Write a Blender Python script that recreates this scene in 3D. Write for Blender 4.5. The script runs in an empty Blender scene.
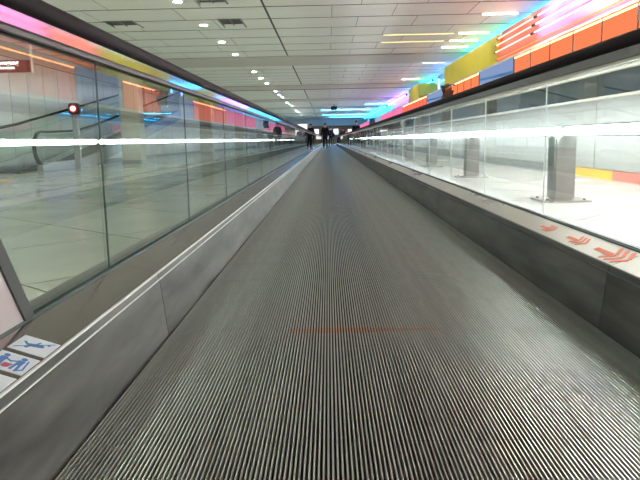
import bpy, bmesh, math, random
from mathutils import Matrix, Vector
random.seed(7)
S = bpy.context.scene
COL = S.collection

# ---------------------------------------------------------------- camera, world, exposure
cam_d = bpy.data.cameras.new('camera'); cam = bpy.data.objects.new('camera', cam_d); COL.objects.link(cam)
cam_d.sensor_width = 36.0; cam_d.lens = 36.0 * 650.0 / 640.0; cam_d.clip_start = 0.02; cam_d.clip_end = 400
rot = Matrix(((0.9997352, 0.0174504, 0.0150025), (0.0121623, 0.1527885, -0.9881841), (-0.0195365, 0.9881048, 0.1525358)))
cam.matrix_world = Matrix.Translation((0, 0, 0.62)) @ rot.to_4x4()
S.camera = cam
w = bpy.data.worlds.new('world'); S.world = w; w.use_nodes = True
w.node_tree.nodes['Background'].inputs[0].default_value = (0.5, 0.53, 0.6, 1)
w.node_tree.nodes['Background'].inputs[1].default_value = 0.25
S.view_settings.view_transform = 'Standard'; S.view_settings.look = 'None'
S.view_settings.exposure = 0.2; S.view_settings.gamma = 1.0; S.view_settings.use_curve_mapping = False
S.cycles.use_denoising = True
S.cycles.max_bounces = 10; S.cycles.diffuse_bounces = 5; S.cycles.glossy_bounces = 6
S.cycles.transparent_max_bounces = 32
S.cycles.sample_clamp_indirect = 6.0
S.cycles.caustics_reflective = False; S.cycles.caustics_refractive = False
E_DOWN = 270.0     # downlight lens radiance
E_STRIP = 24.0     # pale ceiling strips on the right
E_RAIL = 66.0
E_NEAR = 300.0      # bright ceiling strips over the near part of the walkway, outside the view      # lit rail beside the walkway

# main dimensions (metres; the pallet surface is z = 0)
CX = 0.168; HALF = 0.698; GL = 0.845          # walkway centre, half belt width, glass offset
Y0, Y1 = -1.2, 70.0
CEIL = 3.12; WL = -7.8; WR = 3.8; WR2 = 4.6; YB = -7.0; YE = 106.0

# ---------------------------------------------------------------- materials
MATS = {}
def mat(name, base=(.5,.5,.5), rough=.5, metal=0., emit=None, strength=0., noise=None, bump=None, spec=None, aniso=None):
    """noise=(scale xyz, amount) varies the base colour; bump=(scale xyz, strength)"""
    m = bpy.data.materials.new(name); m.use_nodes = True; MATS[name] = m
    nt = m.node_tree; p = nt.nodes['Principled BSDF']
    p.inputs['Base Color'].default_value = (*base, 1); p.inputs['Roughness'].default_value = rough
    p.inputs['Metallic'].default_value = metal
    if spec is not None: p.inputs['Specular IOR Level'].default_value = spec
    if emit: p.inputs['Emission Color'].default_value = (*emit, 1); p.inputs['Emission Strength'].default_value = strength
    def tex(scale, detail=4):
        tc = nt.nodes.new('ShaderNodeTexCoord'); mp = nt.nodes.new('ShaderNodeMapping'); n = nt.nodes.new('ShaderNodeTexNoise')
        mp.inputs['Scale'].default_value = scale; n.inputs['Scale'].default_value = 1.0; n.inputs['Detail'].default_value = detail
        nt.links.new(tc.outputs['Object'], mp.inputs[0]); nt.links.new(mp.outputs[0], n.inputs[0]); return n
    if noise:
        n = tex(noise[0]); r = nt.nodes.new('ShaderNodeValToRGB'); a = noise[1]
        r.color_ramp.elements[0].position = .3; r.color_ramp.elements[1].position = .7
        r.color_ramp.elements[0].color = (*[c*(1-a) for c in base], 1); r.color_ramp.elements[1].color = (*[min(1, c*(1+a)) for c in base], 1)
        nt.links.new(n.outputs['Fac'], r.inputs[0]); nt.links.new(r.outputs[0], p.inputs['Base Color'])
        if rough < .6:
            mr = nt.nodes.new('ShaderNodeMapRange'); mr.inputs['To Min'].default_value = rough*.75; mr.inputs['To Max'].default_value = rough*1.3
            nt.links.new(n.outputs['Fac'], mr.inputs[0]); nt.links.new(mr.outputs[0], p.inputs['Roughness'])
    if bump:
        n = tex(bump[0], 3); b = nt.nodes.new('ShaderNodeBump'); b.inputs['Strength'].default_value = bump[1]; b.inputs['Distance'].default_value = .01
        nt.links.new(n.outputs['Fac'], b.inputs['Height']); nt.links.new(b.outputs[0], p.inputs['Normal'])
    return m
def emis(name, col, strength):
    m = bpy.data.materials.new(name); m.use_nodes = True; nt = m.node_tree; nt.nodes.clear()
    e = nt.nodes.new('ShaderNodeEmission'); o = nt.nodes.new('ShaderNodeOutputMaterial')
    e.inputs[0].default_value = (*col, 1); e.inputs[1].default_value = strength; nt.links.new(e.outputs[0], o.inputs[0]); MATS[name] = m; return m
def glass_mat(name, tint):
    m = bpy.data.materials.new(name); m.use_nodes = True; nt = m.node_tree; nt.nodes.clear(); N = nt.nodes.new; L = nt.links.new
    t = N('ShaderNodeBsdfTransparent'); t.inputs[0].default_value = (*tint, 1)
    g = N('ShaderNodeBsdfGlossy'); g.inputs['Roughness'].default_value = .0; g.inputs[0].default_value = (.70, .72, .72, 1)
    geo = N('ShaderNodeNewGeometry'); mr = N('ShaderNodeMapRange'); mr.inputs['To Min'].default_value = 1.5; mr.inputs['To Max'].default_value = 1/1.5
    f = N('ShaderNodeFresnel'); mx = N('ShaderNodeMixShader'); o = N('ShaderNodeOutputMaterial')
    L(geo.outputs['Backfacing'], mr.inputs[0]); L(mr.outputs[0], f.inputs[0]); L(f.outputs[0], mx.inputs[0]); L(t.outputs[0], mx.inputs[1]); L(g.outputs[0], mx.inputs[2]); L(mx.outputs[0], o.inputs[0])
    MATS[name] = m; return m

mat('steel_skirt', (.115,.115,.108), .55, .6, noise=((6,2,14), .5), bump=((6,4,40), .12), spec=.25)
mat('steel_deck_shaded', (.27,.25,.23), .13, .85, noise=((5,.8,5), .1))  # darker copy of the deck steel; dimmer left light put into its colour
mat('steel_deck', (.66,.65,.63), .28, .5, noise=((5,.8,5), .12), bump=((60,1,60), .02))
mat('steel_lip', (.6,.6,.58), .42, .6)
mat('steel_post', (.40,.41,.40), .3, .9, noise=((6,6,1), .12))
mat('steel_newel', (.62,.55,.56), .38, .6, noise=((2,2,2), .08))
mat('steel_dark', (.16,.17,.17), .3, .8)
mat('profile_metal', (.62,.60,.60), .07, 1.)
mat('profile_shaded', (.16,.16,.155), .25, .8)  # right guide's copy; the dark side it mirrors is put into the colour
mat('seal_lit', (.75,.80,.78), .4)  # pale base paints in the rail light caught by the right joints
mat('rubber', (.012,.008,.010), .6, 0., spec=.06)
mat('aluminium_ridge', (.60,.62,.60), .30, .75, noise=((30,1.5,1), .15))
mat('groove_dirt', (.012,.014,.012), .8)
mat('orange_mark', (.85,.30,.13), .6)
mat('gasket', (.05,.085,.08), .5)
glass_mat('glass_clear', (.93,.97,.945))
mat('ceiling_panel', (.84,.84,.76), .42, 0.1, noise=((.5,3,1), .05))
mat('ceiling_band', (.60,.56,.48), .5)
mat('ceiling_back', (.10,.10,.09), .8)
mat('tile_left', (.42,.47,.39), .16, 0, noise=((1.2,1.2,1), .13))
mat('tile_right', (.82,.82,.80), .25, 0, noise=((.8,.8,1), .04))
mat('grout', (.16,.165,.15), .8)
mat('wall_panel', (.80,.82,.80), .3, 0, noise=((1,1.2,.6), .07), bump=None)
mat('wall_back', (.2,.2,.2), .8)
mat('wall_mauve', (.38,.38,.37), .35, 0, noise=((1,.7,2), .1))
mat('wall_green', (.50,.54,.50), .3, 0)
mat('beige', (.72,.68,.60), .6)
mat('ledge', (.72,.69,.62), .4)
mat('window_dark', (.035,.045,.05), .08, 0)
mat('column', (.62,.58,.50), .5, 0, noise=((2,2,.5), .06))
mat('bulkhead_white', (.85,.80,.80), .45)
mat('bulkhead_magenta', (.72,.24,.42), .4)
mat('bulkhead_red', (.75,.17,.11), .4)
mat('bulkhead_yellow', (.95,.74,.05), .45, 0, noise=((.6,.5,.6), .12))
mat('frame_dark', (.05,.045,.045), .5)
mat('black_plastic', (.015,.015,.02), .4)
mat('white_plastic', (.75,.75,.74), .4)
mat('sticker', (.62,.70,.74), .35)
mat('sticker_blue', (.03,.16,.42), .4)
mat('sticker_red', (.45,.06,.12), .4)
mat('arrow_red', (.9,.24,.15), .5)
mat('trim_yellow', (.80,.50,.06), .45)
mat('trim_pink', (.68,.20,.16), .45)
mat('sign_face', (.045,.012,.035), .4)
mat('vent_dark', (.012,.012,.012), .9)
emis('lettering', (1,.95,.92), 2.5)
emis('lamp_down', (.97,1.,.90), E_DOWN)
emis('lamp_yellow', (1,.80,.32), 1.7)
emis('lamp_pale', (.97,.98,.80), E_STRIP)
emis('lamp_near', (.98,1.,.90), E_NEAR)
emis('lamp_cyan', (.03,.42,1.), 80.)
emis('rail_light', (.93,.99,1.), E_RAIL)
emis('neon_magenta', (1,.34,.66), 3.4)
emis('neon_red', (1,.36,.3), 2.8)
emis('neon_orange', (1,.19,.05), 3.8)
emis('neon_orange_low', (1,.2,.05), 2.2)
emis('neon_pink', (1,.18,.32), 8.)
emis('neon_cyan', (.03,.40,1.), 15.)
emis('neon_blue', (.07,.14,1.), 30.)
emis('neon_violet', (.26,.12,1.), 26.)
emis('box_orange', (1,.22,.09), 1.0)
emis('box_orange_edge', (1,.30,.10), 9.)
emis('box_red', (1,.16,.10), 1.05)
emis('box_pink', (1,.20,.42), 1.05)
emis('box_violet', (.6,.3,1.), .9)
emis('box_print', (.24,.33,.56), .9)
emis('box_print_light', (.42,.52,.72), .9)
emis('box_white', (1,.97,1.), 1.2)
emis('lamp_signal', (1,.75,.65), 6.)
emis('signal_ring', (.8,.06,.03), .8)
mat('skin', (.55,.36,.27), .6); mat('hair', (.02,.014,.01), .6)
mat('cloth_black', (.012,.012,.016), .8, spec=.1); mat('cloth_navy', (.02,.03,.08), .8, spec=.1); mat('cloth_grey', (.03,.03,.04), .8, spec=.1)
mat('shoe', (.01,.01,.01), .4)

# ---------------------------------------------------------------- helpers
def link(name, me, parent=None):
    o = bpy.data.objects.new(name, me); COL.objects.link(o)
    if parent: o.parent = parent
    return o
def tag(o, label=None, cat=None, group=None, kind=None):
    if label: o['label'] = label
    if cat: o['category'] = cat
    if group: o['group'] = group
    if kind: o['kind'] = kind
    return o
def empty(name, loc, label, cat, group=None):
    o = bpy.data.objects.new(name, None); COL.objects.link(o); o.location = loc; o.empty_display_size = .2
    return tag(o, label, cat, group)
class MB:
    def __init__(s, off=(0,0,0)): s.bm = bmesh.new(); s.mats = []; s.off = Vector(off)
    def mi(s, m):
        if m not in s.mats: s.mats.append(m)
        return s.mats.index(m)
    def face(s, vs, m): f = s.bm.faces.new(vs); f.material_index = s.mi(m); return f
    def box(s, a, b, m, mside=None):
        x0,y0,z0 = [min(p,q) for p,q in zip(a,b)]; x1,y1,z1 = [max(p,q) for p,q in zip(a,b)]
        v = [s.bm.verts.new(Vector(c)-s.off) for c in ((x0,y0,z0),(x1,y0,z0),(x1,y1,z0),(x0,y1,z0),(x0,y0,z1),(x1,y0,z1),(x1,y1,z1),(x0,y1,z1))]
        for k_, q in enumerate(((3,2,1,0),(4,5,6,7),(0,1,5,4),(1,2,6,5),(2,3,7,6),(3,0,4,7))): s.face([v[i] for i in q], m if k_ < 2 else (mside or m))
        return s
    def prism(s, pts, vec, m, mside=None):
        """pts: closed polygon in 3D, extruded along vec"""
        a = [s.bm.verts.new(Vector(p)-s.off) for p in pts]; b = [s.bm.verts.new(Vector(p)+Vector(vec)-s.off) for p in pts]; n = len(a)
        fs = [s.face(a[::-1], m), s.face(b, m)]
        for i in range(n): fs.append(s.face([a[i], a[(i+1)%n], b[(i+1)%n], b[i]], mside or m))
        bmesh.ops.recalc_face_normals(s.bm, faces=fs)
        return s
    def tube(s, p, q, r, m, n=10, r2=None):
        p = Vector(p)-s.off; q = Vector(q)-s.off; d = (q-p).normalized(); u = d.orthogonal().normalized(); v = d.cross(u); r2 = r if r2 is None else r2
        A = [s.bm.verts.new(p+(u*math.cos(t)+v*math.sin(t))*r) for t in [2*math.pi*i/n for i in range(n)]]
        B = [s.bm.verts.new(q+(u*math.cos(t)+v*math.sin(t))*r2) for t in [2*math.pi*i/n for i in range(n)]]
        fs = [s.face(A[::-1], m), s.face(B, m)]
        for i in range(n):
            f = s.face([A[i],A[(i+1)%n],B[(i+1)%n],B[i]], m); f.smooth = True; fs.append(f)
        return s
    def sweep(s, path, sec, x, m):
        """path: (y,z) polyline in the plane x; sec: closed (lateral, normal) section"""
        rings = []
        for i,(y,z) in enumerate(path):
            a = path[max(0,i-1)]; b = path[min(len(path)-1,i+1)]
            t = Vector((0,b[0]-a[0],b[1]-a[1])).normalized(); nrm = Vector((0,-t.z,t.y))
            rings.append([s.bm.verts.new(Vector((x+u,y,z))+nrm*v-s.off) for u,v in sec])
        n = len(sec); fs = []
        for A,B in zip(rings, rings[1:]):
            for i in range(n):
                f = s.face([A[i],A[(i+1)%n],B[(i+1)%n],B[i]], m); f.smooth = True; fs.append(f)
        fs += [s.face(rings[0][::-1], m), s.face(rings[-1], m)]
        bmesh.ops.recalc_face_normals(s.bm, faces=fs); return s
    def bevel(s, w, seg=2):
        bmesh.ops.bevel(s.bm, geom=list(s.bm.edges), offset=w, segments=seg, affect='EDGES', clamp_overlap=True); return s
    def mesh(s, name):
        me = bpy.data.meshes.new(name); s.bm.to_mesh(me); s.bm.free()
        for m in s.mats: me.materials.append(MATS[m])
        return me
    def build(s, name, parent=None, loc=None):
        o = link(name, s.mesh(name), parent)
        if loc: o.location = loc
        return o
ORD = ['nearest','second','third','fourth','fifth','sixth','seventh','eighth','ninth','tenth','eleventh','twelfth','thirteenth','fourteenth','fifteenth','sixteenth','seventeenth','eighteenth','nineteenth','twentieth','twenty-first','twenty-second','twenty-third','twenty-fourth','twenty-fifth','twenty-sixth','twenty-seventh','twenty-eighth','twenty-ninth','thirtieth']
def n_words(n): return {31:'thirty-first',32:'thirty-second',33:'thirty-third',34:'thirty-fourth'}.get(n,'farthest')
def nth(i): return ORD[i] if i < len(ORD) else f'{n_words(i+1)}'

# ---------------------------------------------------------------- floor
fl = MB()
fl.box((WL-.3,YB,-.3), (CX-GL-.15,YE,-.012), 'grout').box((CX+GL+.15,YB,-.3), (WR2+.1,YE,-.012), 'grout').box((CX-GL-.15,YB,-.3), (CX+GL+.15,YE,-.16), 'grout')
fl.box((CX-GL-.15,Y1+.6,-.16), (CX+GL+.15,YE,0), 'tile_left').box((CX-GL-.15,YB,-.16), (CX+GL+.15,Y0-1.3,0), 'tile_left')
floor = tag(fl.build('floor'), kind='structure')
def clip(poly, axis, lim, sgn):
    out = []
    for i in range(len(poly)):
        a, b = poly[i], poly[(i+1)%len(poly)]; ia = (a[axis]-lim)*sgn >= 0; ib = (b[axis]-lim)*sgn >= 0
        if ia: out.append(a)
        if ia != ib:
            t = (lim-a[axis])/(b[axis]-a[axis]); out.append(tuple(a[k]+(b[k]-a[k])*t for k in range(2)))
    return out
def tiles(x0, x1, y0, y1, size, m, origin, ang, far_y):
    c, s_ = math.cos(ang), math.sin(ang); far = MB(); g = .006; n = 0
    R = int(120/size)
    for i in range(-R, R):
        for j in range(-R, R):
            cx, cy = origin[0]+(i*c-j*s_)*size, origin[1]+(i*s_+j*c)*size
            if not (x0-size < cx < x1+size and y0-size < cy < y1+size): continue
            h = size/2-g
            p = [(cx+u*c-v*s_, cy+u*s_+v*c) for u,v in ((-h,-h),(h,-h),(h,h),(-h,h))]
            for ax,l,sg in ((0,x0,1),(0,x1,-1),(1,y0,1),(1,y1,-1)):
                if p: p = clip(p, ax, l, sg)
            if len(p) < 3: continue
            tgt = far
            if 1.0 < cy < far_y: tgt = MB(); n += 1
            tgt.prism([(a,b,-.012) for a,b in p], (0,0,.012+random.uniform(-.0004,.0004)), m)
            if tgt is not far: tgt.build('floor_tile', floor)
    tag(far.build('far_tiles', floor), kind='stuff'); return n
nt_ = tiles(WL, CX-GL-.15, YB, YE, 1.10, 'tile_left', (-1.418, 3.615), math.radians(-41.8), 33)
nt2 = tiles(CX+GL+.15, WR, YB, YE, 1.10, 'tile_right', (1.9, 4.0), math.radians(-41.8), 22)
print('tiles', nt_, nt2)

# ---------------------------------------------------------------- ceiling
ceiling = tag(MB().box((WL-.3,YB,CEIL+.03), (WR2+.1,YE,CEIL+.2), 'ceiling_back').build('ceiling'), kind='structure')
P = 1.22; bands = [20.1+10.37*k for k in range(9)]
VENTS = [(-4.61,-3.98,13.87,14.75), (-2.25,-1.75,13.9,14.95), (-2.32,-1.78,12.1,12.45)]
def in_band(y): return any(b-.1 < y < b+2.34 for b in bands)
far = MB(); cnt = 0
xs = [WL, -6.2, -4.65, -2.9, -1.16, .12, 1.36, 2.9, WR2]
joint0 = 12.78-16*P
k = 0
while joint0+k*P < YE-.2:
    y = joint0+k*P; k += 1
    if in_band(y+.1): continue
    y2 = min(y+P, YE)
    for b in bands:
        if y < b < y2: y2 = b
    xr = xs if k % 2 else [q_ if q_ in (WL,-1.16,WR2) else q_+.55 for q_ in xs]
    for i in range(len(xr)-1):
        g0, g1 = (.022 if xr[i] == -1.16 else .005), (.022 if xr[i+1] == -1.16 else .005)
        a, b = xr[i]+(g0 if i else 0), xr[i+1]-(g1 if i < len(xr)-2 else 0)
        if 1 < i < 6 and k % 2: a += 0.0
        cuts = [(a,b,y+.028,y2-.028)]
        for vx0,vx1,vy0,vy1 in VENTS:
            nc = []
            for (p,q,r,t) in cuts:
                if vx1 <= p or vx0 >= q or vy1 <= r or vy0 >= t: nc.append((p,q,r,t)); continue
                if vx0 > p: nc.append((p,vx0,r,t))
                if vx1 < q: nc.append((vx1,q,r,t))
                m0, m1 = max(p,vx0), min(q,vx1)
                if vy0 > r: nc.append((m0,m1,r,vy0))
                if vy1 < t: nc.append((m0,m1,vy1,t))
            cuts = nc
        near = 10.0 < y < 48
        tgt = MB() if near and cuts else far
        for (p,q,r,t) in cuts: tgt.box((p,r,CEIL), (q,t,CEIL+.025), 'ceiling_panel', 'ceiling_back')
        if tgt is not far: tgt.build('ceiling_panel', ceiling); cnt += 1
tag(far.build('far_panels', ceiling), kind='stuff')
print('ceiling panels', cnt)
for b in bands:
    if b < 80: MB().box((WL,b+.02,CEIL-.035), (WR2,b+2.30,CEIL+.02), 'ceiling_band').build('ceiling_band', ceiling)
# vents
for i,(x0,x1,y0,y1) in enumerate(VENTS):
    lab = ['open dark ceiling vent above the left glass, leftmost of the three','square dark ceiling vent between the row of downlights and the middle joint','dark ceiling vent cut by the top edge, nearest of the three'][i]
    v = empty('ceiling_vent', ((x0+x1)/2,(y0+y1)/2,CEIL), lab, 'vent', 'square vents in the ceiling'); off = v.location
    MB(off).box((x0,y0,CEIL+.12), (x1,y1,CEIL+.13), 'vent_dark').build('backing', v)
    f = MB(off); t = .035
    for q in (((x0,y0,CEIL-.008),(x1,y0+t,CEIL+.02)),((x0,y1-t,CEIL-.008),(x1,y1,CEIL+.02)),((x0,y0+t,CEIL-.008),(x0+t,y1-t,CEIL+.02)),((x1-t,y0+t,CEIL-.008),(x1,y1-t,CEIL+.02)),(((x0+x1)/2-.012,y0+t,CEIL-.004),((x0+x1)/2+.012,y1-t,CEIL+.015))): f.box(*q, 'steel_dark')
    f.build('frame', v)
    g = MB(off); yy = y1-.3*(y1-y0)
    g.prism([(x0+t,yy,CEIL+.01),(x1-t,yy,CEIL+.01),(x1-t,y1-t,CEIL-.03),(x0+t,y1-t,CEIL-.03)], (0,0,.008), 'ceiling_panel').build('flap', v)
# downlights
def downlight_meshes():
    r = MB(); n = 20
    A=[];B=[];C_=[]
    for i in range(n):
        t = 2*math.pi*i/n; c,s_ = math.cos(t), math.sin(t)
        A.append(r.bm.verts.new((.115*c,.115*s_,0))); B.append(r.bm.verts.new((.085*c,.085*s_,-.016))); C_.append(r.bm.verts.new((.078*c,.078*s_,-.002)))
    for i in range(n):
        j=(i+1)%n; r.face([A[j],A[i],B[i],B[j]],'white_plastic'); r.face([B[j],B[i],C_[i],C_[j]],'white_plastic')
    l = MB(); l.tube((0,0,-.002), (0,0,-.009), .076, 'lamp_down', 20, .074)
    return r.mesh('trim_ring'), l.mesh('lens')
mr_, ml_ = downlight_meshes()
ys = [12.11+2.44*q for q in range(-7,26)]
idx = 0
for y in ys:
    if in_band(y): continue
    vis = y > 12
    lab = f'small round white downlight, {nth(idx)} of the row in the grey ceiling' if vis else f'small round white downlight behind the view, {nth(ys.index(y))} from the front wall'
    if vis: idx += 1
    d = empty('downlight', (-2.645,y,CEIL), lab, 'ceiling light', 'round downlights along the ceiling' if vis else 'round downlights outside the view')
    link('trim_ring', mr_, d); link('lens', ml_, d)
    d = empty('downlight', (-5.55,y,CEIL), f'fill downlight added over the left floor, {nth(ys.index(y))} from the front wall', 'ceiling light', 'added fill downlights over the left floor')  # extra row hidden by the handrail, added to brighten the hall
    link('trim_ring', mr_, d); link('lens', ml_, d)
# strip lamps in the plank joints
def strip(x0, x1, y, m, lab, grp, wy=.030):
    d = empty('strip_light', ((x0+x1)/2,y,CEIL), lab, 'strip light', grp); o = d.location
    MB(o).box((x0-.02,y-wy-.014,CEIL-.008), (x1+.02,y+wy+.014,CEIL-.0005), 'ledge').build('housing', d)
    MB(o).box((x0,y-wy,CEIL-.018), (x1,y+wy,CEIL-.0085), m).build('diffuser', d)
strip(1.40,3.10,16.44,'lamp_yellow','long yellow ceiling strip light, nearer of the pair','yellow strip lights in the ceiling')
strip(1.44,3.08,17.66,'lamp_yellow','long yellow ceiling strip light, farther of the pair','yellow strip lights in the ceiling')
for i,y in enumerate((14.0,16.44,17.66,18.88,22.56,28.65)):
    strip(3.24,3.95,y,'lamp_pale',f'short pale ceiling strip light by the right wall, {nth(i)} from the viewer','pale strip lights by the right wall',.026)
for i,y in enumerate((11.56,9.12,6.68,4.24,1.8,-.64,-3.08)):
    strip(2.75,3.6,y,'lamp_near',f'bright ceiling strip light outside the view, {nth(i)} behind the upper edge','pale strip lights outside the view',.026)
for i,(x0,x1,y) in enumerate(((2.75,4.4,48.3),(-.5,3.7,56.5),(-1.6,.3,62.4),(.6,3.9,62.4),(-.5,4.2,68.0),(.2,4.2,75.2))):
    strip(x0,x1,y,'lamp_cyan',['short cyan ceiling strip, first where the ceiling turns blue','long cyan ceiling strip, nearest of the long ones','cyan ceiling strip on the left, between two long cyan strips','cyan ceiling strip on the right, between two long cyan strips','long cyan ceiling strip, second of the long ones','farthest cyan ceiling strip before the beige soffit'][i],'cyan strip lights in the far ceiling',.09)

# ---------------------------------------------------------------- left wall
wall_left = tag(MB().box((WL-.3,YB,0), (WL-.014,YE,CEIL+.03), 'frame_dark').build('wall_left'), kind='structure')
pm = MB().box((0.038,.016,.04), (.05,.954,CEIL-.36), 'wall_panel').mesh('wall_panel')
y = YB
q = 0
while y < YE-.97:
    if q < 110: o = link('wall_panel', pm, wall_left); o.location = (WL-.05,y,0)
    y += .97; q += 1
tag(MB().box((WL-.05,YB,CEIL-.34), (WL+.03,YE,CEIL+.03), 'beige').build('trim_1'), kind='structure')
tag(MB().box((WL,YB,0), (WL+.02,YE,.10), 'steel_dark').build('baseboard_left'), kind='structure')
def neon(pts, r, m, lab, grp=None, name='neon_tube', holders=True):
    o = Vector(pts[0]); d = empty(name, o, lab, 'neon light', grp)
    t = MB(o)
    for a,b in zip(pts, pts[1:]): t.tube(a,b,r,m,8)
    t.build('tube', d)
    if holders:
        a, b = Vector(pts[0]), Vector(pts[-1]); 
        for e in (a,b): MB(o).tube(e-(b-a).normalized()*.03, e+(b-a).normalized()*.03, r*1.6, 'black_plastic', 8).build('end_cap', d)
    return d
# square columns on the left side
for i,y in enumerate((20.6,33.4,46.0,60.0,72.0,84.)):
    c = empty('column', (-6.2,y+.3,0), ['square beige column washed with orange light, nearest on the left','square beige column second on the left side','square beige column third on the left side','square beige column fourth on the left side','square beige column fifth on the left side','square beige column farthest on the left side'][i], 'column', 'square columns on the left')
    MB(c.location).box((-6.5,y,0), (-5.9,y+.6,CEIL-.036), 'column').bevel(.02,1).build('shaft', c)
    MB(c.location).box((-6.51,y-.01,0.001), (-5.89,y+.61,.10), 'steel_post').build('plinth', c)
# sign
sg = empty('hanging_sign', (-5.5,11,1.82), 'dark maroon hanging sign with two lines of white lettering, upper left', 'sign'); o = sg.location
MB(o).box((-6.2,11.0,1.82), (-4.885,11.04,2.015), 'sign_face').build('panel', sg)
MB(o).box((-4.885,10.99,1.80), (-4.865,11.05,CEIL), 'ledge').box((-6.22,10.99,1.80), (-6.2,11.05,CEIL), 'ledge').build('frame', sg)
def text(body, size, loc, m, parent, rot=(math.pi/2,0,0), align='RIGHT', ex=.002, name='lettering'):
    cu = bpy.data.curves.new('t','FONT'); cu.body = body; cu.size = size; cu.extrude = ex; cu.align_x = align; cu.resolution_u = 3; cu.offset = size*.02
    t = bpy.data.objects.new('t', cu); COL.objects.link(t); dg = bpy.context.evaluated_depsgraph_get()
    me = bpy.data.meshes.new_from_object(t.evaluated_get(dg)); bpy.data.objects.remove(t); me.materials.clear(); me.materials.append(MATS[m])
    ob = link(name, me, parent); ob.location = Vector(loc)-(parent.location if parent else Vector()); ob.rotation_euler = rot; return ob
text('te Bewegung', .105, (-5.09,10.996,1.945), 'lettering', sg)
text('r Bewegen', .075, (-5.16,10.996,1.875), 'lettering', sg)

# signal post
sp = empty('signal_post', (-6.30,16.43,0), 'slim steel post with a small round glowing red and white lamp', 'post'); o = sp.location
MB(o).box((-6.37,16.37,0), (-6.23,16.49,1.40), 'steel_post').bevel(.012,2).build('post', sp)
MB(o).box((-6.43,16.34,1.36), (-6.17,16.51,1.64), 'black_plastic').bevel(.03,2).build('lamp_housing', sp)
lm = MB(o).tube((-6.30,16.345,1.50), (-6.30,16.325,1.50), .105, 'signal_ring', 20).build('lamp_ring', sp)
MB(o).tube((-6.30,16.33,1.50), (-6.30,16.31,1.50), .06, 'lamp_signal', 16).build('lamp_lens', lm)

# inclined travelator by the left wall
tv = empty('inclined_walkway', (-7.0,14.5,0), 'inclined moving walkway rising along the left wall behind the glass', 'moving walkway'); o = tv.location
def hsec(w, h, n=5):
    pts = []
    for (cx,cz,a0) in ((w/2-h*.45,0,-90),(-(w/2-h*.45),0,90)):
        for i in range(n+1):
            a = math.radians(a0+180*i/n); pts.append((cx+h*.45*math.cos(a), h*.5*math.sin(a)))
    return pts
def arc(cy, cz, r, a0, a1, n=12): return [(cy+r*math.cos(math.radians(a0+(a1-a0)*i/n)), cz+r*math.sin(math.radians(a0+(a1-a0)*i/n))) for i in range(n+1)]
for x,sh in ((-6.85,.6),(-7.6,-2.4)):
    y0 = 15.0+sh
    path = arc(y0, .55, .38, 262, 92) + [(y0+.5,.935),(y0+2.2,.99),(y0+3.4,1.13),(y0+15,2.90)]
    MB(o).sweep(path, hsec(.09,.06), x, 'rubber').build('handrail', tv)
    g = MB(o)
    g.prism([(x-.006,yy,zz) for yy,zz in arc(y0,.55,.33,262,92)+[(y0+.5,.885),(y0+2.2,.94),(y0+3.4,1.08),(y0+15,2.85),(y0+15,2.10),(y0+3.4,.32),(y0+2.2,.21),(y0+.4,.19)]], (.012,0,0), 'glass_clear').build('glass_panel', tv)
    g = MB(o)
    g.prism([(x-.07,yy,zz) for yy,zz in [(y0-.15,0.002),(y0-.15,.13),(y0+.2,.19),(y0+2.2,.21),(y0+3.4,.34),(y0+15,2.12),(y0+15,1.7),(y0+3.3,.002)]], (.14,0,0), 'steel_post').build('skirt_panel', tv)
b = MB(o); b.prism([(-7.52,yy,zz) for yy,zz in [(14.6,.002),(14.6,.03),(17.2,.05),(30.0,2.0),(30.0,1.8),(17.4,.002)]], (.59,0,0), 'groove_dirt').build('belt', tv)

# ---------------------------------------------------------------- right wall
wr = MB()
wr.box((WR+.06,YB,0), (WR2+.1,YE,2.24), 'wall_mauve').box((WR2,YB,2.24), (WR2+.1,YE,CEIL+.03), 'bulkhead_white')
wall_right = tag(wr.build('wall_right'), kind='structure')
tag(MB().box((WR+.005,YB,.0), (WR+.06,10.6,.13), 'trim_pink').build('baseboard_right'), kind='structure')
tag(MB().box((WR+.002,8.8,.0), (WR+.0049,10.6,.13), 'trim_yellow').box((WR+.005,10.6,0), (WR+.06,YE,.13), 'steel_post').build('baseboard_right_far'), kind='structure')
tag(MB().box((WR-.03,YB,1.44), (WR+.06,YE,1.50), 'ledge').build('trim_2'), kind='structure')
tag(MB().box((WR-.015,YB,1.10), (WR+.06,YE,1.135), 'ledge').build('trim_3'), kind='structure')
wm = MB().box((0,.012,1.14), (.05,2.04,1.435), 'window_dark').mesh('window_pane')
lmsh = MB().box((0,.008,.14), (.055,2.05,1.095), 'wall_mauve').mesh('wall_panel_right')
y = -5.0
while y < YE-3:
    a = link('window_pane', wm, wall_right); a.location = (WR+.01,y,0)
    if True: a = link('wall_panel', lmsh, wall_right); a.location = (WR+.004,y,0)
    y += 2.06
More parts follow.
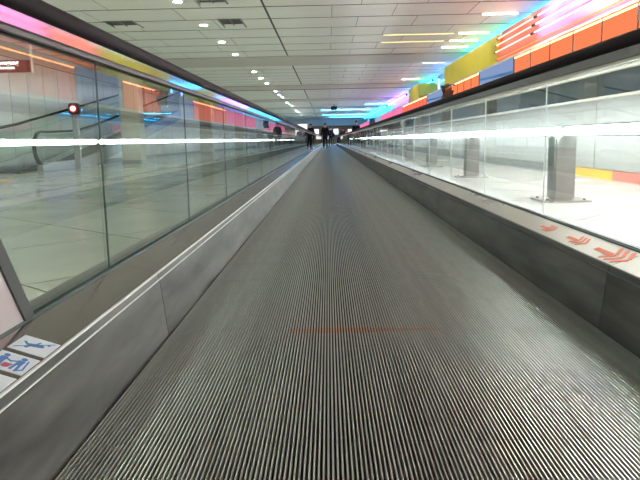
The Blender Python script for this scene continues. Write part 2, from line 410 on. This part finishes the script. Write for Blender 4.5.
# light-box panels (orange, printed, orange ...)
def lightbox(ya, yb, m, lab, edge='box_orange_edge', z0=1.505, z1=2.20, kind=0):
    d = empty('light_box', (WR,(ya+yb)/2,z0), lab, 'light box', 'light boxes along the right wall'); o = d.location
    n = 1 if kind else max(1, round((yb-ya)/1.035)); st = (yb-ya)/n
    MB(o).box((WR-.02,ya,z1+.0), (WR+.06,yb,z1+.04), 'beige').box((WR+.03,ya,z0), (WR+.06,yb,z1), 'frame_dark').build('frame', d)
    for k in range(n):
        MB(o).box((WR-.01,ya+k*st+.012,z0+.004), (WR+.025,ya+(k+1)*st-.012,z1-.006), m).build('panel', d)
    for k in range(n+1):
        MB(o).box((WR-.018,ya+k*st-.017,z0), (WR-.0101,ya+k*st+.017,z1-.004), 'frame_dark').build('divider', d)
    if edge: MB(o).box((WR-.0145,ya+.02,z1-.05), (WR-.0101,yb-.02,z1-.022), edge).build('light_tube', d)
    if kind == 1:
        pr = MB(o)
        pr.prism([(WR-.0102,ya,1.86),(WR-.0102,yb,1.98),(WR-.0102,yb,2.03),(WR-.0102,ya,1.93)], (-.003,0,0), 'sticker_blue')
        pr.prism([(WR-.0102,ya,1.60),(WR-.0102,yb,1.76),(WR-.0102,yb,1.90),(WR-.0102,ya,1.78)], (-.003,0,0), 'box_print_light'); pr.build('printed_bands', d)
lightbox(-4.3,1.8,'box_orange','row of orange backlit panels outside the view')
lightbox(1.87,13.56,'box_orange','long row of orange backlit panels, nearest on the right wall')
lightbox(13.60,16.62,'box_print','blue grey printed light box between two orange ones, nearer',None,kind=1)
lightbox(16.66,20.3,'box_orange','short orange light box between two blue grey ones on the right')
lightbox(20.34,25.3,'box_print','blue grey light box behind the black hanging monitor',None,kind=1)
lightbox(25.34,33.4,'box_red','red orange light box in the middle distance on the right')
lightbox(33.44,47.0,'box_pink','pink light box in the distance on the right wall',None)
lightbox(47.04,53.0,'box_print_light','pale blue light box between two pink ones, far right',None)
lightbox(53.04,78.0,'box_pink','farthest pink light box on the right wall',None)
# bulkheads with neon
def bulk(name, ya, yb, z0, z1, m, slope=0.0):
    return tag(MB().prism([(WR+.0,ya,z0),(WR+slope,ya,z1),(WR2,ya,z1),(WR2,ya,z0)], (0,yb-ya,0), m).build(name), kind='structure')
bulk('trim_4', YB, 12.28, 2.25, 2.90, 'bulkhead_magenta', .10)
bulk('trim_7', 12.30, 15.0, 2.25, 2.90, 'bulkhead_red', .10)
bulk('trim_5', 15.0, 21.7, 2.25, 2.84, 'bulkhead_yellow')
bulk('trim_6', 27.6, 31.0, 2.25, 2.84, 'bulkhead_yellow')
for i,(x,z,nm) in enumerate(((WR-.05,2.455,'lowest'),(WR-.03,2.60,'middle'),(WR+.0,2.745,'top'))):
    neon([(x,-4.5,z),(x,12.2,z)], .018, 'neon_magenta', f'{nm} of three long magenta neon tubes above the orange panels', 'magenta neon tubes upper right')
    neon([(x,12.35,z),(x,14.95,z)], .016, 'neon_red', f'{nm} of three short red neon tubes beside the yellow bulkhead', 'red neon tubes upper right')
neon([(WR-.02,-4.5,2.30),(WR-.02,14.95,2.30)], .012, 'neon_orange_low', 'thin orange neon tube directly above the orange panels', 'orange neon tube upper right')
# cove tubes above and between the bulkheads
neon([(4.38,4,2.96),(4.38,12.1,2.96)], .028, 'neon_blue', 'blue neon tube in the cove above the magenta tubes', 'cove neon tubes')
neon([(4.38,12.2,2.96),(4.38,21.5,2.96)], .028, 'neon_cyan', 'cyan neon tube in the cove above the yellow bulkhead', 'cove neon tubes')
neon([(4.5,21.8,2.80),(4.5,27.5,2.80)], .014, 'neon_cyan', 'cyan neon tube in the gap between the yellow bulkheads', 'cove neon tubes')
neon([(4.38,27.7,2.96),(4.38,35.8,2.96)], .028, 'neon_cyan', 'cyan neon tube beyond the gap, over the small yellow bulkhead', 'cove neon tubes')
neon([(4.3,36.2,2.94),(4.3,46.8,2.94)], .035, 'neon_violet', 'violet blue neon tube in the cove before the far cyan one', 'cove neon tubes')
neon([(4.2,47.2,2.9),(4.2,76,2.9)], .035, 'neon_cyan', 'long cyan neon tube along the far right ceiling edge', 'cove neon tubes')
for k,(y,m,c) in enumerate(((22.6,'neon_violet','violet'),(24.3,'neon_cyan','cyan'),(26.0,'neon_blue','blue'))):
    neon([(4.35,y,2.30),(4.35,y,2.90)], .022, m, f'short upright {c} neon tube in the gap between yellow bulkheads', 'upright neon tubes')
# hanging monitors
for (x,y,zt,s,lab) in ((3.50,19.6,2.17,1.15,'pair of tilted black hanging display monitors, nearer'),(3.40,51,2.20,1.6,'far black hanging monitor before the pink light box')):
    d = empty('hanging_monitor', (x,y,zt), lab, 'monitor', 'black hanging monitors'); o = d.location
    for sgn in (-1,1):
        e = MB().box((-.17*s,-.03,-.24*s), (.17*s,.03,0), 'black_plastic').bevel(.012,1).build('display', d); e.location = (.03,.24*sgn*s,-.04-.07*(1-sgn)*s); e.rotation_euler = (math.radians(-20*sgn),0,math.radians(38))
        MB().box((-.15*s,-.034,-.22*s), (.15*s,-.0301,-.02*s), 'window_dark').build('screen', e)
    MB(o).box((x-.02,y-.26,zt-.06),(x+.02,y+.26,zt-.02),'black_plastic').box((x+.02,y-.02,zt-.06),(WR-.03,y+.02,zt-.02),'black_plastic').build('bracket', d)
d = empty('ceiling_camera', (.47,48.0,CEIL), 'small dark box hanging from the far cyan ceiling', 'camera'); o = d.location
MB(o).tube((.47,48,CEIL),(.47,48,2.98),.03,'black_plastic',8).box((.25,47.9,2.74),(.69,48.3,2.98),'black_plastic').build('housing', d)
MB(o).tube((.47,47.9,2.86),(.47,47.85,2.86),.07,'window_dark',12).build('lens', d)

# ---------------------------------------------------------------- lit rail on pedestals
ped = [2.35,6.2,10.1,14.0,17.9,21.8,25.7,29.6,33.5,37.4,41.3,45.2,49.1,53.0,56.9,60.8,64.7]
RX = 2.2
rl = empty('lit_rail', (RX,2.35,0), 'white glowing light rail on steel pedestals beyond the right glass', 'railing'); o = rl.location
pmesh = MB().box((-.10,-.10,.02), (.10,.10,.605), 'steel_post').bevel(.015,2).mesh('pedestal')
bmesh_ = MB().box((-.22,-.2,.0), (.22,.2,.02), 'steel_deck').tube((-.17,-.15,.02),(-.17,-.15,.035),.014,'steel_dark',8).tube((.17,.15,.02),(.17,.15,.035),.014,'steel_dark',8).tube((.17,-.15,.02),(.17,-.15,.035),.014,'steel_dark',8).tube((-.17,.15,.02),(-.17,.15,.035),.014,'steel_dark',8).mesh('foot_plate')
for i,y in enumerate(ped):
    p_ = link('pedestal', pmesh, rl); p_.location = Vector((RX,y,0))-o
    f_ = link('foot_plate', bmesh_, p_)
ends = [-5.0]+ped
for a,b in zip(ends, ends[1:]+[69.0]):
    MB(o).box((RX-.045,a+.13,.618), (RX+.045,b-.13,.69), 'rail_light').bevel(.02,2).build('light_segment', rl)
    MB(o).box((RX-.055,a+.02,.69), (RX+.055,b-.02,.703), 'steel_post').box((RX-.03,a+.10,.604),(RX+.03,b-.10,.618),'steel_post').build('rail_cap', rl)
MB(o).box((RX-.07,-5.1,0),(RX+.07,-4.95,.70),'steel_post').build('end_post', rl)

# ---------------------------------------------------------------- moving walkway
mw = empty('moving_walkway', (CX,0,0), 'grooved metal moving walkway with glass sides and black handrails in the centre', 'moving walkway'); o = mw.location
# pallets: ridged metal plates, one mesh shared
def pallet_mesh():
    v=[];f=[];mi=[]
    L = .398; hw = HALF-.004; n = 152; pitch = 2*hw/n; rw = pitch*.46; dz = .010
    def quad(a,b,c,d,m):
        k=len(v); v.extend([a,b,c,d]); f.append((k,k+1,k+2,k+3)); mi.append(m)
    quad((-hw,0,-dz),(hw,0,-dz),(hw,L,-dz),(-hw,L,-dz),1)
    quad((-hw,0,-.03),(hw,0,-.03),(hw,0,-dz),(-hw,0,-dz),1)
    quad((-hw,L,-dz),(hw,L,-dz),(hw,L,-.03),(-hw,L,-.03),1)
    for i in range(n):
        a = -hw+i*pitch+(pitch-rw)/2; b = a+rw; e = .0007
        quad((a+e,0,0),(b-e,0,0),(b-e,L,0),(a+e,L,0),0)
        quad((a,0,-dz),(a+e,0,0),(a+e,L,0),(a,L,-dz),0)
        quad((b-e,0,0),(b,0,-dz),(b,L,-dz),(b-e,L,0),0)
        quad((a,0,-dz),(b,0,-dz),(b-e,0,0),(a+e,0,0),0)
    me = bpy.data.meshes.new('pallet'); me.from_pydata(v,[],f)
    me.materials.append(MATS['aluminium_ridge']); me.materials.append(MATS['groove_dirt'])
    for p_,m in zip(me.polygons,mi): p_.material_index = m
    me.update(); return me, pitch, rw, hw
pal, pitch, rw, hw = pallet_mesh()
y = Y0+.07
mark_parent = None
while y < Y1:
    ob = link('pallet', pal, mw); ob.location = (0,y,0)
    if abs(y-2.0) < .2 and mark_parent is None: mark_parent = ob
    y += .40
# orange mark across a few ridge tops of one pallet
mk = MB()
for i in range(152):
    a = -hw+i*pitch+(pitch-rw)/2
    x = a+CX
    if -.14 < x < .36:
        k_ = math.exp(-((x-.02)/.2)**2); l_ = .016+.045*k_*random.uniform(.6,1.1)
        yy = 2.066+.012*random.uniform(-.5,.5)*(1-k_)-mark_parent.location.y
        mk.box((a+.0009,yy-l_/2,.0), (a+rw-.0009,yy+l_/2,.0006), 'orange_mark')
tag(mk.build('ridge_mark', mark_parent), 'orange mark across the ridges')
MB(o).box((CX-HALF-.06,Y0,-.14), (CX+HALF+.06,Y1+.4,-.032), 'groove_dirt').build('truss', mw)
# comb plates at both ends
for yy,lab in ((Y1+.07,'comb_plate'),(Y0-.9,'comb_plate')):
    MB(o).box((CX-GL-.12,yy,-.14), (CX+GL+.12,yy+.95,.006), 'steel_deck').build(lab, mw)
SEG = 3.26
def side(sg):
    X = lambda a: CX+sg*a
    # skirts, decks in segments
    def prof(name, pts, m, mside=None, ya=None, yb=None, gap=.003):
        y = Y0 if ya is None else ya
        end = Y1+.4 if yb is None else yb
        me = MB(); me.prism([(sg*a,0,z) for a,z in pts], (0,SEG-gap,0), m, mside); me = me.mesh(name)
        while y < end-.1:
            ob = link(name, me, mw); ob.location = (0,y,0); y += SEG
    prof('skirt_panel', [(.700,-.03),(.722,.178),(.740,.178),(.740,-.03)], 'steel_skirt')
    prof('skirt_lip', [(.7215,.180),(.7223,.1825),(.727,.1825),(.727,.180)], 'steel_lip' if sg < 0 else 'steel_dark')
    prof('inner_rail', [(.724,.184),(.727,.200),(.742,.203),(.742,.184)], 'steel_skirt')
    prof('edge_trim', [(.7262,.2005),(.7272,.2045),(.731,.2058),(.731,.2020)], 'steel_lip' if sg < 0 else 'steel_dark')
    prof('deck_cover', [(.7335,.2045),(.8335,.2375),(.8335,.227),(.7335,.194)], 'steel_deck' if sg > 0 else 'steel_deck_shaded')
    prof('glass_clamp', [(.834,.236),(.834,.244),(.8375,.244),(.8375,.200),(.834,.200)], 'gasket')
    prof('glass_clamp', [(.8525,.200),(.8525,.244),(.856,.244),(.856,.200)], 'gasket')
    prof('outer_deck', [(.8565,.238),(.98,.205),(.99,.190),(.99,.002),(.975,.002),(.975,.19),(.8565,.226)], 'steel_skirt')
    # glass
    y = 1.948 if sg < 0 else 3.08-1.171*2+.0
    js = [y+1.171*k for k in range(59)]
    first = js[0]
    gm = MB(); gm.box((sg*(GL)-.003,.003,.205), (sg*GL+.003,1.168,.872), 'glass_clear')
    gm = gm.mesh('glass_panel')
    ge = MB().box((sg*GL-.0028,.001,.246), (sg*GL+.0028,.0035,.872), 'gasket' if sg < 0 else 'seal_lit').mesh('joint_seal')
    for j in js[:-1]:
        ob = link('glass_panel', gm, mw); ob.location = (0,j,0)
        e = link('joint_seal', ge, mw); e.location = (0,j-.002,0)
    # slanted first glass piece and steel clad end panel
    slant = [(1.405,.243),(1.288,.433),(1.05,.82),(1.02,.872)]
    g = MB(o); g.prism([(X(GL)-.005,yy,zz) for yy,zz in slant+[(first-.006,.872),(first-.006,.205),(1.43,.205)]], (.010,0,0), 'glass_clear').build('glass_panel', mw)
    g = MB(o); g.prism([(X(GL)-.014,yy,zz) for yy,zz in slant+[(.985,.872),(1.018,.80),(1.252,.42),(1.362,.243)]], (.028,0,0), 'steel_dark').build('slanted_strip', mw)
    g = MB(o); g.prism([(X(GL)-.010,yy,zz) for yy,zz in [(1.360,.243),(1.250,.42),(1.016,.80),(.983,.872),(-1.3,.872)]+arc(-1.3,.53,.34,95,265,10)+[(-1.25,.19),(-1.2,.205),(1.36,.205)]], (.020,0,0), 'steel_newel').build('newel_panel', mw)
    # handrail and its guide profile
    path = arc(-1.3,.55,.375,265,90,14)+[(y_,.925) for y_ in [-1]+[k*5.0 for k in range(0,15)]]+arc(70.9,.55,.375,90,-85,14)
    MB(o).sweep(path, hsec(.082,.050,6), X(GL), 'rubber').build('handrail', mw)
    pr = MB(o)
    for ya,yb in ((-1.3,10.),(10.,30.),(30.,50.),(50.,70.9)):
        pr.prism([(X(GL)+u,ya,z) for u,z in [(-.026,.900),(-.026,.868),(-.020,.866),(.020,.866),(.026,.868),(.026,.900)]], (0,yb-ya,0), 'profile_metal' if sg < 0 else 'profile_shaded')
    pr.build('handrail_guide', mw)
    e2 = MB(o)
    for s2 in (-1,1): e2.box((X(GL)+s2*.0195,-1.3,.855), (X(GL)+s2*.007,70.9,.8655), 'ledge' if sg > 0 else 'frame_dark')
    e2.build('glazing_bead', mw)
    g = MB(o); g.prism([(X(GL)-.006,yy,zz) for yy,zz in [(js[-1],.205),(js[-1],.872),(70.9,.872)]+arc(70.9,.53,.34,88,-80,10)], (.012,0,0), 'glass_clear').build('glass_panel', mw)
side(-1); side(1)

# stickers on the left deck (the deck slopes up towards the glass)
sl = math.atan2(.2375-.2045, .10)
def deckobj(sg, xa, y, name, lab, cat, grp):
    """empty on the deck; local +x points up the slope, towards the glass; local +y forward"""
    d = empty(name, (0,0,0), lab, cat, grp); a = sg*(xa-CX); z = .2045+(a-.7335)*.33+.0006
    d.location = (xa, y, z); d.rotation_euler = (0, (-sl if sg > 0 else sl), 0); return d
def disc(mb, x, y, r, m, z0=.0012, z1=.002): return mb.tube((x,y,z0),(x,y,z1),r,m,10)
def bar(mb, p, q, w, m, z0=.0012, z1=.0019):
    p = Vector(p); q = Vector(q); n = Vector((-(q-p).y,(q-p).x)).normalized()*w/2
    mb.prism([(*(p+n),z0),(*(q+n),z0),(*(q-n),z0),(*(p-n),z0)], (0,0,z1-z0), m); return mb
SX = -.602
for i,(yc,lab) in enumerate(((1.262,'pale blue sticker with a crossed out blue figure, farthest of the three'),(1.165,'pale blue sticker with two blue figures and a red pram, middle one'),(1.068,'pale blue sticker cut by the left edge, nearest of the three'))):
    d = deckobj(-1, SX, yc, 'pictogram_sticker', lab, 'sticker', 'pictogram stickers on the left deck')
    MB().box((-.038,-.040,0), (.038,.040,.0011), 'sticker').bevel(.0004,1).build('plate', d)
    pc = MB(); rd = None
    if i == 0:
        disc(pc,.012,.004,.006,'sticker_blue'); bar(pc,(-.012,-.002),(.010,.004),.013,'sticker_blue'); bar(pc,(-.012,-.004),(-.024,.010),.005,'sticker_blue'); bar(pc,(-.006,.0),(-.012,-.018),.005,'sticker_blue'); bar(pc,(.0,.006),(.004,.02),.004,'sticker_blue')
        bar(pc,(.030,.030),(-.030,-.030),.0022,'sticker_blue',.0019,.0024)
        disc(pc,.022,.018,.003,'sticker_blue')
    elif i == 1:
        for cx in (-.020,.014):
            disc(pc,cx,.024,.0058,'sticker_blue'); bar(pc,(cx,.016),(cx,-.006),.013,'sticker_blue'); bar(pc,(cx-.004,-.006),(cx-.005,-.028),.005,'sticker_blue'); bar(pc,(cx+.004,-.006),(cx+.006,-.028),.005,'sticker_blue')
        bar(pc,(-.018,.012),(-.001,.002),.004,'sticker_blue'); bar(pc,(.012,.012),(-.003,.004),.004,'sticker_blue')
        rd = MB(); disc(rd,-.003,-.020,.008,'sticker_red',.0019,.0024); bar(rd,(-.010,-.012),(.006,-.012),.006,'sticker_red',.0019,.0024)
        bar(pc,(.024,.020),(.030,-.02),.003,'sticker_blue'); bar(pc,(.030,-.02),(.018,-.032),.003,'sticker_blue')
    else:
        disc(pc,-.012,.018,.006,'sticker_blue'); bar(pc,(-.012,.010),(-.012,-.012),.012,'sticker_blue'); bar(pc,(-.016,-.012),(-.020,-.030),.005,'sticker_blue'); bar(pc,(-.008,-.012),(.002,-.028),.005,'sticker_blue'); bar(pc,(.004,.0),(.020,-.006),.005,'sticker_blue')
    pc.build('pictogram', d)
    if rd: rd.build('pram_symbol', d)
for i,(yc,s,lab) in enumerate(((2.14,1.0,'red striped arrow sticker on the right steel deck, nearest'),(2.46,.72,'red striped arrow sticker on the right steel deck, middle one'),(2.80,.62,'faint red striped arrow sticker on the right steel deck, farthest'))):
    d = deckobj(1, .95, yc, 'arrow_sticker', lab, 'sticker', 'arrow stickers on the right deck')
    a = MB()
    bar(a,(-.005*s,.15*s),(-.005*s,.02*s),.020*s,'arrow_red',0,.0008)
    for k in range(3):
        y0_ = .03*s-.045*s*k
        bar(a,(-.040*s,y0_+.015*s),(.0,y0_-.035*s),.016*s,'arrow_red',0,.0008); bar(a,(.042*s,y0_+.015*s),(.0,y0_-.035*s),.016*s,'arrow_red',.0009,.0014)
    a.build('arrow', d)

# ---------------------------------------------------------------- far end
sf = MB().box((WL,80,2.28), (WR2,81,CEIL), 'beige').build('soffit'); tag(sf, kind='structure')
tag(MB().box((WL-.3,YE,0), (WR2+.1,YE+.3,CEIL+.03), 'wall_mauve').build('wall_back'), kind='structure')
tag(MB().box((WL-.3,YB-.3,0), (WR2+.1,YB,CEIL+.03), 'wall_panel').build('wall_front'), kind='structure')
END = [(-4.9,2.0,.45,.6,'box_white','white'),(.1,.7,.9,.8,'box_white','white'),(3.6,1.0,.8,1.2,'box_white','white'),(-6.4,.9,2.3,1.1,'box_white','white'),(-3.7,1.2,1.6,.9,'box_pink','pink'),(-1.9,1.5,.9,.8,'box_white','white'),(-.2,1.7,1.6,.5,'box_white','white'),(1.3,1.4,.8,.9,'box_white','white'),(2.6,1.2,1.0,.6,'box_red','red')]
for i,y in enumerate((84,90,96,102)):  # unseen strips added to brighten the far end
    for j,(x0,x1) in enumerate(((-5,-2),(-.8,2.2))):
        strip(x0,x1,y,'lamp_pale',f'added fill ceiling strip beyond the soffit, {nth(i)} row, '+('left','right')[j]+' one','added fill strip lights beyond the soffit',.03)
for x,z,wd,h,m,c in END:
    d = empty('lit_sign', (x,YE-.1,z), {(-6.4):'wide white lit panel at the far end, left',(-4.9):'square white lit panel beside the wide one at the far end, left',(.1):'white lit panel under the long low sign at the far end',(3.6):'tall white lit panel at the far right end',(-3.7):'pink lit panel at the far end of the hall',(-1.9):'small white lit panel left of the walking figures',(-.2):'long low white lit sign at the far end, centre',(1.3):'white lit panel right of the walking figures',(2.6):'small red lit sign at the far right end'}[x], 'sign', 'lit panels at the far end'); o = d.location
    MB(o).box((x-wd/2,YE-.08,z), (x+wd/2,YE-.04,z+h), m).build('lit_face', d)
    MB(o).box((x-wd/2-.05,YE-.04,z-.05), (x+wd/2+.05,YE,z+h+.05), 'frame_dark').build('casing', d)
for i,(x,y,wd) in enumerate(((-2.45,64,.9),(-3.6,84,1.2))):
    d = empty('poster_stand', (x,y,0), ['tall white lit poster stand far on the left floor','white lit poster stand behind the first, far left'][i], 'sign', 'lit poster stands'); o = d.location
    MB(o).box((x-wd/2,y,.5), (x+wd/2,y+.12,2.15), 'box_white').build('lit_face', d)
    MB(o).box((x-wd/2-.04,y+.02,0), (x+wd/2+.04,y+.16,.5), 'steel_post').box((x-wd/2-.04,y+.121,.5), (x+wd/2+.04,y+.16,2.2), 'steel_post').build('casing', d)

# ---------------------------------------------------------------- people
def skinned(nodes, name, m, parent, sub=1):
    """nodes: list of (pos, parent index, radius)"""
    me = bpy.data.meshes.new(name); me.from_pydata([n[0] for n in nodes], [(n[1],i) for i,n in enumerate(nodes) if n[1] is not None], [])
    ob = bpy.data.objects.new(name, me); COL.objects.link(ob)
    ob.modifiers.new('s','SKIN').use_smooth_shade = True
    for i,n in enumerate(nodes):
        sv = me.skin_vertices[0].data[i]; r = n[2]; sv.radius = r if isinstance(r,tuple) else (r,r); sv.use_root = (n[1] is None)
    su = ob.modifiers.new('u','SUBSURF'); su.levels = sub; su.render_levels = sub
    dg = bpy.context.evaluated_depsgraph_get(); m2 = bpy.data.meshes.new_from_object(ob.evaluated_get(dg)); bpy.data.objects.remove(ob)
    m2.materials.clear(); m2.materials.append(MATS[m])
    for p_ in m2.polygons: p_.use_smooth = True
    m2.name = name; return link(name, m2, parent)
def person(x, y, yaw, h, stride, label, top, bottom, bag=False, coat=.82):
    d = empty('person', (x,y,.001), label, 'person'); d.rotation_euler = (0,0,yaw); k = h/1.75
    V = lambda a,b,c: (a*k,b*k,c*k)
    s = stride
    legs = {}
    for sd,st in ((-1,s),(1,-s)):
        hip = (sd*.09,0,.90); knee = (sd*.095,st*.16+.03,.49); ank = (sd*.095,st*.30-.02,.085+(.07 if st < 0 else 0)); toe = (sd*.11,st*.30+.13,.035)
        legs[sd] = (hip,knee,ank,toe)
    arms = {}
    for sd,st in ((-1,-s),(1,s)):
        arms[sd] = ((sd*.185,0,1.42),(sd*.235,st*.08-.03,1.15),(sd*.235,st*.22+.04,.90))
    n = [(V(0,0,.95),None,(.15*k,.11*k)),(V(0,.005,1.15),0,(.13*k,.095*k)),(V(0,0,1.34),1,(.15*k,.105*k)),(V(0,0,1.46),2,(.075*k,.06*k)),(V(0,.01,1.54),3,.05*k),(V(0,.02,1.62),4,(.07*k,.085*k)),(V(0,.01,1.70),5,(.066*k,.08*k)),(V(0,.10,1.61),5,.014*k)]
    for sd in (-1,1):
        sh,el,wr_ = arms[sd]; i0 = len(n)
        n += [(V(*sh),2,.052*k),(V(*el),i0,.042*k),(V(*wr_),i0+1,.030*k),(V(wr_[0],wr_[1]+.012,wr_[2]-.055),i0+2,(.018*k,.038*k))]
        pl = len(n)-1; p_ = n[pl][0]
        for q_ in range(4):
            L = (.062,.074,.070,.056)[q_]; b_ = (p_[0], p_[1]+(.030-.020*q_)*k, p_[2]-.038*k)
            n.append((b_,pl,.0085*k)); n.append(((b_[0]-sd*.012*k,b_[1]+.006*k,b_[2]-L*k),len(n)-1,.0075*k))
        n.append(((p_[0]-sd*.018*k,p_[1]+.044*k,p_[2]-.004*k),pl,.010*k)); n.append(((p_[0]-sd*.022*k,p_[1]+.058*k,p_[2]-.045*k),len(n)-1,.008*k))
        hip,knee,ank,toe = legs[sd]; i0 = len(n)
        n += [(V(*hip),0,.078*k),(V(*knee),i0,.055*k),(V(*ank),i0+1,.036*k),(V(*toe),i0+2,.030*k)]
    skinned(n, 'body', 'skin', d)
    # jacket
    j = [(V(0,0,coat),None,(.215*k,.165*k)),(V(0,.0,1.12),0,(.195*k,.15*k)),(V(0,0,1.34),1,(.205*k,.15*k)),(V(0,0,1.47),2,(.085*k,.075*k))]
    for sd in (-1,1):
        sh,el,wr_ = arms[sd]; i0 = len(j); j += [(V(*sh),2,.068*k),(V(*el),i0,.058*k),(V(wr_[0],wr_[1],wr_[2]+.02),i0+1,.046*k)]
    skinned(j, 'jacket', top, d)
    t = [(V(0,0,.93),None,(.20*k,.15*k))]
    for sd in (-1,1):
        hip,knee,ank,toe = legs[sd]; i0 = len(t); t += [(V(hip[0],hip[1],.84),0,.092*k),(V(*knee),i0,.070*k),(V(ank[0],ank[1],ank[2]+.03),i0+1,.056*k)]
    skinned(t, 'trousers', bottom, d)
    for sd in (-1,1):
        hip,knee,ank,toe = legs[sd]; skinned([(V(ank[0],ank[1]-.04,ank[2]-.03),None,.045*k),(V(ank[0],ank[1]+.05,max(.045,ank[2]-.04)),0,.044*k),(V(toe[0],toe[1]+.03,.042),1,.036*k)], 'shoe', 'shoe', d)
    hb = bmesh.new(); bmesh.ops.create_uvsphere(hb, u_segments=14, v_segments=9, radius=1)
    for v_ in list(hb.verts):
        if v_.co.z < -.75 or (v_.co.y > .45 and v_.co.z < .35): hb.verts.remove(v_)
    for v_ in hb.verts: v_.co = Vector((v_.co.x*.084*k, v_.co.y*.100*k+.006*k, v_.co.z*.105*k+1.675*k))
    hm = bpy.data.meshes.new('hair'); hb.to_mesh(hm); hb.free(); hm.materials.append(MATS['hair']); ho = link('hair', hm, d)
    so = ho.modifiers.new('s','SOLIDIFY'); so.thickness = .01
    for sd in (-1,1):
        MB().tube(V(sd*.030,.094,1.645),V(sd*.030,.104,1.645),.010*k,'white_plastic',8).build('eye', d)
        MB().tube(V(sd*.078,.005,1.63),V(sd*.092,-.005,1.635),.024*k,'skin',8,.018*k).build('ear', d)
    MB().box(V(-.022,.094,1.578),V(.022,.100,1.586),'trim_pink').build('mouth', d)
    if bag:
        MB().box(V(-.15,-.27,1.05),V(.15,-.13,1.45),bag).bevel(.04,2).build('backpack', d)
    return d
person(-.17,41.0,0,1.62,.75,'person in a long black coat walking away on the walkway, seen from behind','cloth_black','cloth_black',coat=.70)
person(.20,56,0,1.68,.5,'smaller person in dark blue walking ahead of the black coated figure','cloth_navy','cloth_black','cloth_grey')
person(-1.14,43.5,math.pi,1.66,.3,'person in dark clothes standing just outside the left glass','cloth_black','cloth_grey')
person(-1.30,53,math.pi,1.66,.6,'person in dark navy behind the figure at the left glass','cloth_navy','cloth_black')
person(1.72,40.0,math.pi,1.70,.3,'person in black walking outside the right glass','cloth_black','cloth_black')
person(1.45,64,0,1.70,.5,'small far person in grey outside the right glass','cloth_grey','cloth_black')
person(1.6,78,math.pi,1.70,.6,'tiny far person in navy beyond the walkway end','cloth_navy','cloth_black')
person(-2.2,76,0,1.70,.6,'tiny far person in grey on the left floor','cloth_grey','cloth_black')
person(.6,84,math.pi,1.72,.5,'tiny far person in black past the walkway end','cloth_black','cloth_grey')
